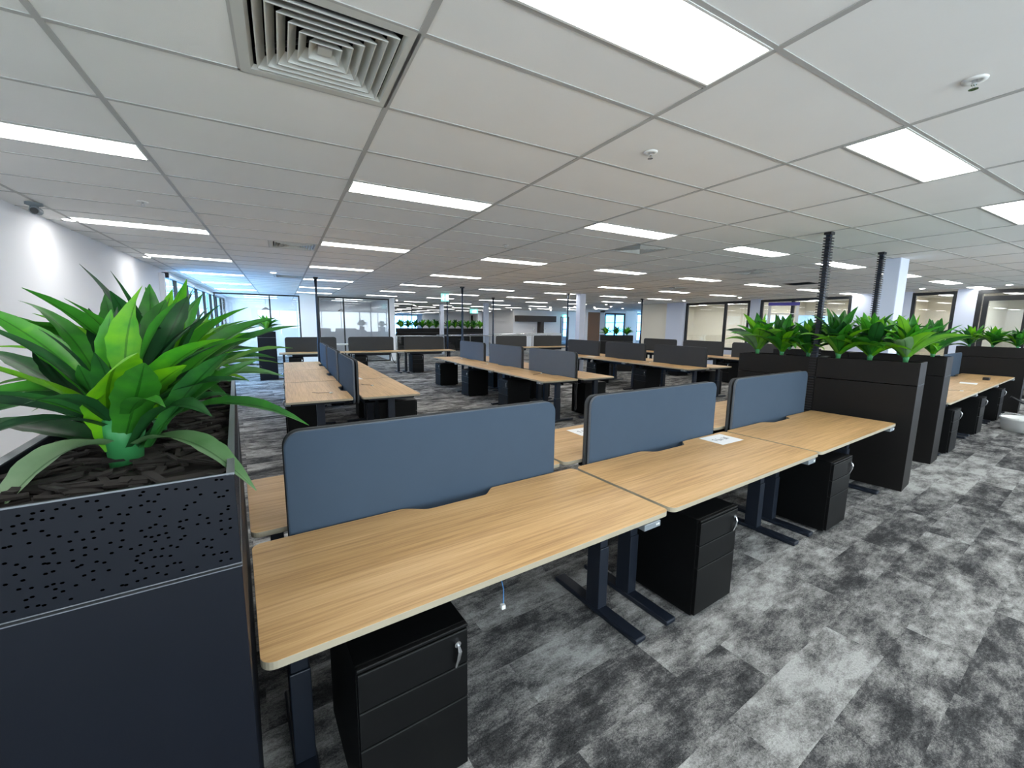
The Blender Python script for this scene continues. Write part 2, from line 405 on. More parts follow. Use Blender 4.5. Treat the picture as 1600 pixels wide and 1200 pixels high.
# office block at the back left (y 18.4 ..)
BY = 18.4
wall('wall_back_office', [((.66, BY-.06, 0), (1.30, BY+.06, H)), ((4.10, BY-.06, 0), (4.32, 24, H)), ((XW, 22.6, 0), (4.1, 22.75, H)), ((.66, BY+.06, 0), (.76, 22.6, H)), ((1.2, BY+.06, 0), (1.3, 22.6, H))], M_WALL)
window(3, BY, -2.1, .66, 0, 2.66, [-.36], axis='y', label='glazed office front by the outer window')
window(4, BY, 1.30, 4.10, 0, 2.66, [2.26], axis='y', label='glazed meeting room front right of the plain pier')
# right hand offices
RX = 15.75
wall('wall_right', [((RX-.05, YS, 0), (RX+.1, 2.3, H)), ((RX-.05, 3.67, 0), (RX+.1, 4.04, H)), ((RX-.05, 4.94, 0), (RX+.1, 6.36, H)), ((RX-.05, 9.22, 0), (RX+.1, 9.6, H)),
                    ((RX-.02, 3.0, 0), (RX+.06, 12.5, .0)), ((RX-.15, 12.5, 0), (RX+.1, 13.45, H)),                     ((RX-.04, 9.6, 0), (RX+.06, 12.5, .72))], M_WALLBLUE)
wall('wall_office_inner', [((RX+3.4, YS, 0), (RX+3.5, 14.7, H)), ((RX+.1, 3.8, 0), (RX+3.4, 3.9, H)), ((RX+.1, 5.6, 0), (RX+3.4, 5.7, H)), ((RX+.1, 9.35, 0), (RX+3.4, 9.45, H))], M_CREAM)
wall('wall_whiteboard', [((RX+.05, 13.45, 0), (RX+.15, 14.7, H)), ((RX+.1, 14.7, 0), (25.9, 15.2, H))], M_CREAM, 'pale wall panel beyond the office glazing')
window(5, RX, 9.6, 12.5, .72, 2.66, [10.62], label='office glazing facing the middle desks, left of the ladder', fw=.1)
window(6, RX, 6.36, 9.22, 0, 2.66, [8.1], label='office glazing behind the ladder', fw=.09)
window(7, RX, 4.04, 4.94, 0, 2.66, [], label='narrow office pane between two plain piers', fw=.08)
window(8, RX, 2.3, 3.67, 0, 2.66, [], label='office front at the right edge of the view', fw=.09)
# the door leaf standing in it
dr = thing('door_1', 'dark framed glass office door at the right edge', 'door', (RX-.05, 3.55, 0)); del dr['category']; dr['kind'] = 'structure'
b = MB(); b.box((-.02, -.80, 0), (.02, -.7, 2.5), M_ALU); b.box((-.02, -.10, 0), (.02, 0, 2.5), M_ALU); b.box((-.02, -.7, 2.38), (.02, -.1, 2.5), M_ALU); b.box((-.02, -.7, 0), (.02, -.1, .2), M_ALU); b.build('door_frame', dr)
b = MB(); b.box((-.004, -.7, .2), (.004, -.1, 2.38), M_GLASS); b.build('pane', dr)
b = MB(); b.tube([(-.06, -.75, .95), (-.06, -.75, 1.25)], .012, M_CHROME); b.build('door_handle', dr)
# kitchen wall, tan door, glazed doors beyond
KY = 27.2
wall('wall_kitchen', [((15.15, KY, 0), (19.45, KY+.1, H)), ((20.3, KY, 0), (23.4, KY+.1, H)), ((19.45, KY, 2.3), (20.3, KY+.1, H)), ((15.15, KY+.1, 0), (15.25, 31, H))], M_WALL)
window(9, KY+.04, 19.45, 20.3, 0, 2.3, [], axis='y', fw=.08, label='tall narrow glazed door frame right of the kitchen')
wall('wall_lift_lobby', [((18.55, 23, 0), (18.8, 23.1, H)), ((19.9, 23, 0), (20.35, 23.1, H)), ((22.33, 23, 0), (23.5, 23.1, H)), ((18.8, 23, 2.55), (22.4, 23.1, H))], M_WALL)
d2 = MB(); d2.box((18.8, 23.02, 0), (19.9, 23.08, 2.55), M_BROWN); struct(d2.build('door_2'), 'tan timber door panel')
window(10, 23.05, 20.35, 22.33, 0, 2.55, [21.35], axis='y', fw=.1, mgl=M_GLASSW, label='blue lit glazed pair right of the tan door')
wall('wall_void_side', [((15.1, 33.5, 0), (15.5, 35.5, H)), ((16.2, 33.0, 0), (16.5, 35.5, H))], M_WALL)
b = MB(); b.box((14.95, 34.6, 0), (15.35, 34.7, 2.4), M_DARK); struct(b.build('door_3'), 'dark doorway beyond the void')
# skirting
bb = MB(); bb.box((XW, YS, 0), (XW+.012, LW0, .09), M_METALEDGE); struct(bb.build('baseboard_left'))

# ------------------------------------------------------------------ columns
def column(x, y, w, d, label, m=M_WALLBLUE):
    b = MB(); b.box((-w/2, -d/2, 0), (w/2, d/2, H), m)
    o = b.build('column', bevel=.01, loc=(x, y, 0)); tag(o, label, 'column'); return o
column(8.24, 2.83, .30, .20, 'pale square column rising behind the right-hand plant boxes')
column(9.0, 11.42, .24, .22, 'white column beyond the middle desks, left of the far plant box')
column(9.15, 19.3, .22, .22, 'white column standing by the glass balustrade')
column(6.1+1.35, 21.2, .2, .2, 'thin white column left of the balustrade, in front of the far plants')

# ------------------------------------------------------------------ ceiling lights
def make_panel():
    e = thing('ceiling_light', '', 'ceiling light')
    f = MB()
    for a, c in (((-.585, -.142, -.006), (.585, -.132, .03)), ((-.585, .132, -.006), (.585, .142, .03)), ((-.585, -.132, -.006), (-.575, .132, .03)), ((.575, -.132, -.006), (.585, .132, .03))): f.box(a, c, M_WHITEPL)
    f.box((-.585, -.142, .03), (.585, .142, .05), M_WHITEPL)
    f.build('frame', e)
    d = MB(); d.box((-.575, -.132, -.002), (.575, .132, .02), M_PANEL); d.build('diffuser', e)
    return e
p0 = make_panel(); used = False
rown = {-10: 'rearmost row behind the viewer', -5.5: 'added unseen row behind the viewer', -1: 'nearest row', 3: 'second row', 7.5: 'third row', 12: 'fourth row', 16.5: 'fifth row', 21: 'sixth row', 25.3: 'seventh row'}
for i, j, r in panels:
    o = p0 if not used else copy_tree(p0); used = True
    o.location = (gx(i+.5), gy(j+.25), H)
    o['label'] = 'white LED ceiling panel, %s from the left wall in the %s' % (ORD[(i+2)//2], rown[j]); o['group'] = 'long LED panels over the desks'
for k, (x, y) in enumerate(far_panels):
    o = copy_tree(p0); o.location = (x+.6, y+.14, H)
    o['label'] = 'far white LED panel beyond the office block, row %s, %s from the left' % (ORD[round((y-20.5)/2.9)], ORD[sorted(q[0] for q in far_panels if abs(q[1]-y) < .1).index(x)]); o['group'] = 'LED panels over the far void'
# panels added to brighten the side offices and the back offices
off = [(RX+1.6, 1.2), (RX+1.6, 2.9), (RX+1.6, 4.7), (RX+1.6, 7), (RX+1.6, 8.3), (RX+1.6, 10.4), (RX+1.6, 11.8), (RX+1.6, 13.2), (-.7, 20), (-.7, 21.6), (2.7, 20), (2.7, 21.6)]
M_PANEL2 = emit('added_office_panel', (1.0, .97, .88), 20)
M_PANEL3 = emit('added_back_office_panel', (.9, .96, 1.0), 5)
for k, (x, y) in enumerate(off):
    o = copy_tree(p0); o.location = (x, y, H-.03)
    for c in o.children:
        if c.name.startswith('diffuser'): c.data = c.data.copy(); c.data.materials[0] = M_PANEL2 if k < 8 else M_PANEL3
    if k < 8: o['label'] = 'added LED panel glowing inside the side office, %s from the right edge of the view' % ORD[k]
    else: o['label'] = 'added LED panel inside the %s back office, %s its glass' % (('left-hand', 'right-hand')[(k-8)//2], ('nearer', 'farther from')[k % 2])
    o['group'] = 'added LED panels inside the glazed offices'
# small round downlights
def make_down(power=0):
    e = thing('downlight', '', 'downlight')
    b = MB(); b.lathe([(.05, 0), (.075, -.004), (.08, 0)], M_WHITEPL, 16); b.build('trim_ring', e)
    b = MB(); b.lathe([(0.0001, -.003), (.05, -.003)], M_BULB, 16); b.build('lamp', e)
    return e
d0 = make_down()
DL = [(4.78, 19.82), (7.31, 25.62), (9.82, 25.7), (12.01, 24.88), (14.64, 26.6), (15.9, 26.0), (14.49, 23.77), (16.1, 24.2), (14.32, 21.1), (17.6, 25.9), (16.31, 21.83), (14.82, 19.36), (17.9, 23.6), (16.16, 19.21), (18.3, 21.6), (14.51, 16.35), (16.23, 17.9), (18.57, 19.41), (14.46, 14.05), (14.69, 11.8), (14.52, 9.29), (14.7, 4.45), (14.9, 3.0), (-.1, 10.6), (6.9, 24.5)]
for k, (x, y) in enumerate(DL):
    o = d0 if k == 0 else copy_tree(d0); o.location = (x, y, H-.001)
    if x < 1: o['label'] = 'small round downlight above the far end of the left aisle desks'
    elif x < 8: o['label'] = 'small round downlight near the back office corner, %s of its run' % ORD[[0, 1, 24].index(k)]
    elif y < 12.5: o['label'] = 'round downlight in front of the right-hand office glazing, %s from the camera side' % ORD[sorted([v for v in DL if v[1] < 12.5 and v[0] > 8], key=lambda v: v[1]).index((x, y))]
    else: o['label'] = 'warm round downlight by the kitchen and lobby, %s from the left' % ORD[sorted([v for v in DL if v[1] >= 12.5 and v[0] > 8], key=lambda v: v[0]/v[1]).index((x, y))]
    o['group'] = 'round downlights'
# wall washers by the left wall
for k, y in enumerate((3.6, 6.35, 9.3)):
    o = copy_tree(d0); o.location = (XW+.2, y, H-.001)
    o['label'] = 'wall washing downlight close to the left wall, %s from the camera' % ORD[k]; o['group'] = 'wall washers'
    for c in o.children:
        if c.name.startswith('lamp'): c.data = c.data.copy(); c.data.materials[0] = emit('washer_led', (1, .97, .92), 8)
    ld = bpy.data.lights.new('washer', 'SPOT'); ld.energy = 1.8; ld.spot_size = radians(80); ld.spot_blend = 1; ld.shadow_soft_size = .03; ld.color = (1, .98, .95)
    l = bpy.data.objects.new('lamp_beam', ld); COL.objects.link(l); l.parent = o; l.location = (0, 0, -.02); l.rotation_euler = (0, radians(-8), 0)

# ------------------------------------------------------------------ air vents
def make_vent():
    e = thing('ceiling_vent', '', 'air vent')
    f = MB()
    def ring(s0, z0, s1, z1, B, m):
        a = [(-s0, -s0, z0), (s0, -s0, z0), (s0, s0, z0), (-s0, s0, z0)]; c = [(-s1, -s1, z1), (s1, -s1, z1), (s1, s1, z1), (-s1, s1, z1)]
        B.add(a+c, [(k, (k+1) % 4, 4+(k+1) % 4, 4+k) for k in range(4)], m)
    ring(.30, -.004, .262, -.004, f, M_VENT); ring(.262, -.004, .25, .012, f, M_VENT); ring(.25, .012, .25, .2, f, M_DARK); f.build('frame', e)
    b = MB(); b.box((-.29, -.29, .2), (.29, .29, .22), M_DARK); b.build('plenum', e)
    for k in range(6):
        so = .238-.036*k
        v = MB(); ring(so, -.006, so-.030, .034, v, M_VENT); ring(so, -.006, so-.004, -.006, v, M_VENT)
        w = v.build('louvre', e); sm = w.modifiers.new('solid', 'SOLIDIFY'); sm.thickness = .0025
    c = MB(); c.box((-.025, -.025, .0), (.025, .025, .006), M_VENT); c.build('centre_plate', e)
    c = MB(); c.tube([(-.24, -.24, .06), (.24, .24, .06)], .010, M_ALU); c.tube([(-.24, .24, .06), (.24, -.24, .06)], .010, M_ALU); c.build('brace', e)
    return e
v0 = make_vent()
VL = ['large square air vent with nested louvres above the front desk', 'square air vent over the left aisle between the second and third light rows', 'small far air vent near the back of the left aisle',
      'shallow square air vent ahead of the middle desks', 'square air vent over the right side, left of the missing tile', 'flat square air vent above the far middle desks']
for k, (x, y) in enumerate(vents):
    o = v0 if k == 0 else copy_tree(v0); o.location = (x+.3, y+.3, H); o['label'] = VL[k]; o['group'] = 'ceiling air vents'

# ------------------------------------------------------------------ sprinklers, camera, bracket, exit signs
def make_spr():
    e = thing('sprinkler', '', 'sprinkler')
    b = MB(); b.lathe([(.042, 0), (.04, -.006), (.022, -.008), (.016, 0)], M_WHITEPL, 20); b.build('rose', e, smooth=True)
    b = MB(); b.lathe([(.009, 0), (.009, -.022), (.0001, -.022)], M_CHROME, 10); b.tube([(-.012, 0, -.02), (-.012, 0, -.036)], .002, M_CHROME, 6); b.tube([(.012, 0, -.02), (.012, 0, -.036)], .002, M_CHROME, 6)
    b.lathe([(.0001, -.036), (.016, -.036), (.016, -.038), (.0001, -.038)], M_CHROME, 12); b.build('nozzle', e)
    return e
s0 = make_spr()
for k, (x, y, l) in enumerate([(2.63, .73, 'sprinkler head nearest the camera, upper right'), (2.03, 1.95, 'sprinkler head in the tile above the second front desk'), (-1.03, 5.02, 'sprinkler head near the left wall between two light panels'), (2.69, 5.07, 'sprinkler head beyond the second light row, over the aisle')]):
    o = s0 if k == 0 else copy_tree(s0); o.location = (x, y, H-.001); o['label'] = l; o['group'] = 'sprinkler heads'
e = thing('security_camera', 'small pale security camera under the ceiling by the left wall', 'camera', (-1.93, 5.62, H))
b = MB(); b.lathe([(.06, 0), (.06, -.02), (.03, -.03), (.03, -.05)], M_GREYPL, 20); b.build('mount', e, smooth=True)
b = MB(); b.tube([(-.01, .10, -.055), (.0, .0, -.06), (.03, -.1, -.085)], .034, M_GREYPL, 14); b.build('housing', e, smooth=False)
b = MB(); b.tube([(.032, -.101, -.085), (.036, -.118, -.088)], .027, M_CABLE, 14); b.build('lens', e)
e = thing('roller_blind', 'white roller blind rolled up at the end of the left wall', 'blind', (XW+.05, 11.32, 2.58))
b = MB(); b.tube([(0, 0, 0), (0, 6.8, 0)], .03, M_WHITEPL, 12); b.build('roll', e)
b = MB(); b.box((-.05, -.06, -.05), (.06, 0, .06), M_CABLE); b.build('bracket', e)
b = MB(); b.tube([(.06, -.03, 0), (.06, -.03, -1.4)], .004, M_WHITEPL, 6); b.build('chain', e)
e = thing('pipe', 'white vertical duct cover at the corner of the left wall and window', 'duct', (XW, 11.0, 0))
b = MB(); b.box((.0, -.04, 0), (.09, .06, 2.6), M_WALL); b.build('cover', e, bevel=.01)
def exit_sign(x, y, z, w, h, label):
    e = thing('exit_sign', label, 'exit sign', (x, y, z), radians(-25))
    b = MB(); b.box((-w/2, -.015, -h/2), (w/2, .015, h/2), M_GREEN); b.build('sign_panel', e)
    p = MB()
    k = h/.18
    def q(x0, z0, x1, z1): p.box((x0*k, -.019, z0*k), (x1*k, -.016, z1*k), M_EXITW)
    q(.03, -.06, .09, .06)
    p.tube([(-.03*k, -.018, .055*k), (-.03*k, -.018, .04*k)], .012*k, M_EXITW, 8)
    p.tube([(-.03*k, -.018, .03*k), (-.045*k, -.018, -.015*k), (-.02*k, -.018, -.035*k), (-.03*k, -.018, -.065*k)], .007*k, M_EXITW, 6)
    p.tube([(-.045*k, -.018, -.015*k), (-.075*k, -.018, -.05*k)], .007*k, M_EXITW, 6)
    p.tube([(-.065*k, -.018, .0), (-.035*k, -.018, .02*k), (-.005*k, -.018, .0)], .006*k, M_EXITW, 6)
    p.build('running_figure', e)
    b = MB(); b.tube([(-w*.3, 0, h/2), (-w*.3, 0, H-z)], .004, M_CHROME, 6); b.tube([(w*.3, 0, h/2), (w*.3, 0, H-z)], .004, M_CHROME, 6); b.build('hanger', e)
exit_sign(4.9, 13.6, 2.52, .26, .26, 'green running figure exit sign hanging over the middle of the floor')
exit_sign(10.9, 24.8, 2.45, .5, .28, 'green exit sign hanging beyond the balustrade')
exit_sign(19.4, 26.6, 2.35, .4, .22, 'green exit sign above the narrow glazed door by the kitchen')

# ------------------------------------------------------------------ desks
DL_, DD, DH = 1.78, .735, .725
PITCH_X = 1.805
def make_desk():
    e = thing('desk', '', 'desk')
    hx, hy = DL_/2, DD/2
    pts = []
    r = .04
    pts += [(-hx+r+r*cos(pi+i*pi/12), -hy+r+r*sin(pi+i*pi/12)) for i in range(7)]
    pts += [(hx-r+r*cos(1.5*pi+i*pi/12), -hy+r+r*sin(1.5*pi+i*pi/12)) for i in range(7)]
    pts += [(hx-r+r*cos(i*pi/12), hy-r+r*sin(i*pi/12)) for i in range(7)]
    c0, c1, dp = .285, -.26, .07      # scalloped cable cut-out in the back edge
    def sm(t): return t*t*(3-2*t)
    for i in range(9): t = i/8; pts.append((c0-.10*t, hy-dp*sm(t)))
    for i in range(9): t = i/8; pts.append((c1+.14*(1-t), hy-dp*sm(1-t)))
    pts += [(-hx+r+r*cos(pi/2+i*pi/12), hy-r+r*sin(pi/2+i*pi/12)) for i in range(7)]
    b = MB(); b.prism(pts, DH-.025, DH, M_WOOD, M_EDGE); b.m[0] = b.mi(M_FRAME)
    b.build('desktop', e, bevel=.0015)
    for s in (-1, 1):
        x = s*(hx-.115)
        l = MB(); l.box((x-.035, -.05, .03), (x+.035, .05, .40), M_FRAME); l.box((x-.03, -.044, .40), (x+.03, .044, DH-.06), M_FRAME)
        lo = l.build('leg', e, bevel=.004)
        f = MB(); f.box((x-.04, -.33, 0), (x+.04, .33, .03), M_FRAME); f.build('foot', lo, bevel=.008)
        t = MB(); t.box((x-.03, -.30, DH-.06), (x+.03, .28, DH-.026), M_FRAME); t.build('bracket', lo)
    b = MB(); b.box((-hx+.14, .02, DH-.06), (hx-.14, .07, DH-.026), M_FRAME); b.box((-hx+.14, -.07, DH-.06), (hx-.14, -.02, DH-.026), M_FRAME); b.build('crossbar', e)
    b = MB(); b.box((-.55, .14, .58), (.55, .30, .585), M_FRAME); b.box((-.55, .295, .58), (.55, .30, .66), M_FRAME); b.box((-.55, .14, .58), (.55, .145, .66), M_FRAME)
    for x in (-.5, .5): b.box((x-.01, .14, .66), (x+.01, .3, DH-.026), M_FRAME)
    b.build('cable_tray', e)
    b = MB(); b.box((hx-.20, -hy-.006, DH-.058), (hx-.08, -hy+.05, DH-.027), M_GREYPL); p = b.build('height_switch', e, bevel=.003)
    b = MB()
    for k in (0, 1): b.box((hx-.115+k*.014, -hy-.008, DH-.046), (hx-.106+k*.014, -hy-.0055, DH-.037), M_WHITEPL)
    b.build('button', p)
    return e
def make_ped():
    e = thing('drawer_pedestal', '', 'drawer unit')
    w, d, h = .38, .5, .60
    b = MB(); b.box((-w/2, -d/2+.02, .02), (w/2, d/2, h), M_PED)
    b.box((-w/2, -d/2, h-.012), (w/2, -d/2+.02, h), M_PED); b.build('body', e, bevel=.003)
    z = h-.018
    for k, dh in enumerate((.135, .135, .285)):
        f = MB(); f.box((-w/2+.003, -d/2, z-dh+.006), (w/2-.003, -d/2+.019, z), M_PED); f.box((-w/2+.003, -d/2-.001, z-.004), (w/2-.003, -d/2+.003, z+.0005), M_PEDLINE)
        f.build('drawer', e)
        z -= dh
    b = MB(); b.lathe([(.0001, 0), (.012, 0), (.012, .012), (.0001, .012)], M_CHROME, 14)
    lk = b.build('lock', e); lk.location = (w/2-.045, -d/2-.0, h-.055); lk.rotation_euler = (pi/2, 0, 0)
    b = MB(); b.box((-.003, -.030, .010), (.003, .002, .013), M_CHROME); b.tube([(0, -.0, .016), (.003, -.022, .02), (-.002, -.05, .018), (-.006, -.085, .008)], [.004, .008, .0075, .006], M_CHROME, 6); b.build('key', lk)
    for sx in (-1, 1):
        for sy in (-1, 1):
            c = MB(); c.tube([(sx*(w/2-.05)-.01, sy*(d/2-.06), .02-.0), (sx*(w/2-.05)+.01, sy*(d/2-.06), .02)], .02, M_CABLE, 12); c.build('castor', e)
    return e
def make_screen(m, mb, width=1.5):
    e = thing('privacy_screen', '', 'desk screen')
    pts = round_poly(-width/2, .62, width/2, 1.18, .07)
    b = MB(); b.prism(pts, -.013, .013, m, mb, axis='y'); b.build('panel', e, bevel=.008)
    for s in (-1, 1):
        c = MB(); c.box((s*.45-.03, -.022, .60), (s*.45+.03, .022, .66), M_FRAME); c.build('clamp', e)
    return e
desk0 = make_desk(); ped0 = make_ped()
scr = {'blue': make_screen(M_BLUE, M_SLATE), 'slate': make_screen(M_SLATE, M_CHAR), 'char': make_screen(M_CHAR, M_CHAR), 'far': make_screen(M_CHAR, M_CHAR, 1.45)}
first = {'desk': True, 'ped': True, 'blue': True, 'slate': True, 'char': True, 'far': True}
def inst(kind, proto):
    if first[kind]: first[kind] = False; return proto
    return copy_tree(proto)
def put(o, O, th, x, y, rot=0, z=0):
    o.location = (O[0]+x*cos(th)-y*sin(th), O[1]+x*sin(th)+y*cos(th), z); o.rotation_euler = (0, 0, th+rot)
def cluster(O, th, n, names, place, fm='blue', bm='char', back=True, ped_f=.43, ped_b=.43, pitch=PITCH_X, screens=(True, True), skip_front=False, ped_rot_b=True):
    """names = (row name front, row name back, position words per desk)"""
    fn, bn, pos = names
    for i in range(n):
        cx = i*pitch + DL_/2
        w = pos[i]
        if not skip_front:
            d = inst('desk', desk0); put(d, O, th, cx, DD/2)
            d['label'] = 'oak-topped sit-stand desk, %s, %s' % (w, fn); d['group'] = 'desks ' + place
            p = inst('ped', ped0); put(p, O, th, cx-DL_/2+ped_f, .235)
            p['label'] = 'black drawer pedestal under a desk, %s, %s' % (w, fn); p['group'] = 'pedestals ' + place
        if screens[0]:
            s = inst(fm, scr[fm]); put(s, O, th, cx, DD+.03)
            s['label'] = '%s desk screen, %s, %s' % ({'blue': 'blue-grey', 'slate': 'slate grey', 'char': 'charcoal', 'far': 'charcoal'}[fm], w, fn); s['group'] = 'screens ' + place
        if back:
            d = inst('desk', desk0); put(d, O, th, cx, .84+DD/2, pi)
            d['label'] = 'oak-topped sit-stand desk, %s, %s' % (w, bn); d['group'] = 'desks ' + place
            p = inst('ped', ped0); put(p, O, th, cx+DL_/2-ped_b, .84+DD-.235, pi)
            p['label'] = 'black drawer pedestal under a desk, %s, %s' % (w, bn); p['group'] = 'pedestals ' + place
            if screens[1]:
                s = inst(bm, scr[bm]); put(s, O, th, cx, .84-.03, pi)
                s['label'] = '%s desk screen, %s, %s' % ({'blue': 'blue-grey', 'slate': 'slate grey', 'char': 'charcoal', 'far': 'charcoal'}[bm], w, bn); s['group'] = 'screens ' + place
TA = radians(4.7)
OA = (-.105, 1.19)
near3 = ['near end', 'middle', 'far end']
cluster(OA, TA, 3, ('front row by the walkway', 'row behind the front blue screens', near3), 'in the front cluster', 'blue', 'char')
OL = (1.56, 5.30)
cluster(OL, pi/2, 3, ('right row of left aisle cluster', 'left row of left aisle cluster', near3), 'in the left aisle cluster', 'char', 'blue')
OM = (5.27, 5.62)
cluster(OM, pi/2+radians(1.2), 3, ('right row of centre cluster', 'left row of centre cluster', near3), 'in the centre cluster', 'char', 'slate', ped_f=.43, ped_b=.43)
ON = (9.25, 5.95)
cluster(ON, pi/2+radians(1), 3, ('right row, cluster right of centre', 'left row, cluster right of centre', near3), 'in the cluster right of centre', 'char', 'char')
OP = (13.05, 6.3)
cluster(OP, pi/2, 3, ('right row, cluster nearest the offices', 'left row, cluster nearest the offices', near3), 'in the cluster nearest the offices', 'char', 'char')
lr = ['left end', 'middle', 'right end']
cluster((-.12, 13.55), 0, 3, ('far row before back office glass', '', lr), 'in the far back row', 'far', 'char', back=False)
cluster((7.4, 14.25), 0, 2, ('far row before the kitchen balustrade', '', ['left', 'right']), 'in the far kitchen-side row', 'far', 'char', back=False)
TD = radians(5)
cluster((7.38, 1.80), TD, 3, ('far right row past plant boxes', '', ['near end', 'middle', 'far end']), 'in the far right row', 'blue', 'char', back=False)

# ------------------------------------------------------------------ plants
def leaf(B, tones, p0, p1, p2, w, tone, n=9, twist=0):
    """curved lanceolate blade with a folded midrib; p0 start, p1 control, p2 tip"""
    p0, p1, p2 = Vector(p0), Vector(p1), Vector(p2)
    vs = []; tn = []; fs = []
    prof = [.42, .55, .72, .9, 1, .98, .86, .62, .34, 0.03]
    side0 = None
    for i in range(n+1):
        t = i/n
        c = p0*(1-t)**2+p1*2*t*(1-t)+p2*t*t
        d = ((p1-p0)*2*(1-t)+(p2-p1)*2*t).normalized()
        s = d.cross(Vector((0, 0, 1)))
        if s.length < .25:
            s = side0 if side0 else Vector((1, .2, 0))
        s = (s - d*s.dot(d)).normalized()
        if side0 and s.dot(side0) < 0: s = -s
        side0 = s
        s = (Matrix.Rotation(twist*(.4+.6*t), 3, d) @ s)
        nrm = s.cross(d).normalized()
        _a = min(8, int(t*9)); hw = w/2*(prof[_a]+(prof[_a+1]-prof[_a])*(t*9-_a)); fold = hw*.38
        wob = 1+.06*sin(i*2.1+tone*9)
        for k, q in ((-1, 1), (-.5, .45), (0, 0), (.5, .45), (1, 1)):
            vs.append(c + s*hw*k*wob + nrm*fold*q); tn.append((tone, abs(k), 0))
    for i in range(n):
        for k in range(4): a = i*5+k; fs.append((a, a+1, a+6, a+5))
    tones += tn
    B.add(vs, fs, M_LEAF)
def foliage(B, tones, name, parent):
    o = B.build(name, parent, smooth=True)
    at = o.data.attributes.new('tone', 'FLOAT_VECTOR', 'POINT')
    for k, t in enumerate(tones): at.data[k].vector = t
    return o
def stem(parent, h=.07, r=.03):
    b = MB(); b.tube([(0, 0, -.02), (.002, 0, h*.5), (0, 0, h)], [r*.75, r*.9, r*1.25], mat('sheath_green', (52, 132, 74), .5), 10)
    b.build('stem', parent, smooth=True)
def make_plant(seed, size=.34, n=24, wid=.062, lo=8, bright=.35):
    R = random.Random(seed)
    e = thing('potted_plant', '', 'plant')
    B = MB(); tn = []
    for k in range(n):
        u = k/(n-1)                       # 0 outer, 1 inner
        az = k*2.39996+R.uniform(-.25, .25); el = radians(lo+(80-lo)*u**1.0+R.uniform(-9, 9))
        L = size*(1.0-.25*u)*R.uniform(.8, 1.15)
        h = Vector((cos(az), sin(az), 0)); z = Vector((0, 0, 1))
        s = h*.012+z*(.04+.06*u)
        tip = s+h*L*cos(el)+z*(L*sin(el) - (1-u)*.06)
        ct = s+h*L*.5*cos(el+.25)+z*(L*.5*sin(el+.35)+.03)
        tone = min(.55, max(.04, R.gauss(bright, .13)))
        if u < .2 and R.random() < .4: tone = R.uniform(.6, .85)
        leaf(B, tn, s, ct, tip, wid*R.uniform(.8, 1.2), tone, twist=R.uniform(-.6, .6))
    foliage(B, tn, 'foliage', e); stem(e, .06, .018)
    return e
PROT = [make_plant(11, .38, 26, .085, 22), make_plant(23, .38, 26, .08, 18, .38), make_plant(37, .38, 26, .085, 25, .3)]
BIG = [make_plant(5, .50, 32, .078, bright=.3), make_plant(6, .50, 32, .078, bright=.24)]
pu = [False]*5
def plant(k, x, y, z, rz, s, label, group, big=False):
    src = (BIG if big else PROT)[k % (2 if big else 3)]; q = (k % 2)+3 if big else k % 3
    o = copy_tree(src) if pu[q] else src; pu[q] = True
    o.location = (x, y, z); o.rotation_euler = (0, 0, rz); o.scale = (s, s, s); tag(o, label, 'plant', group)
    return o
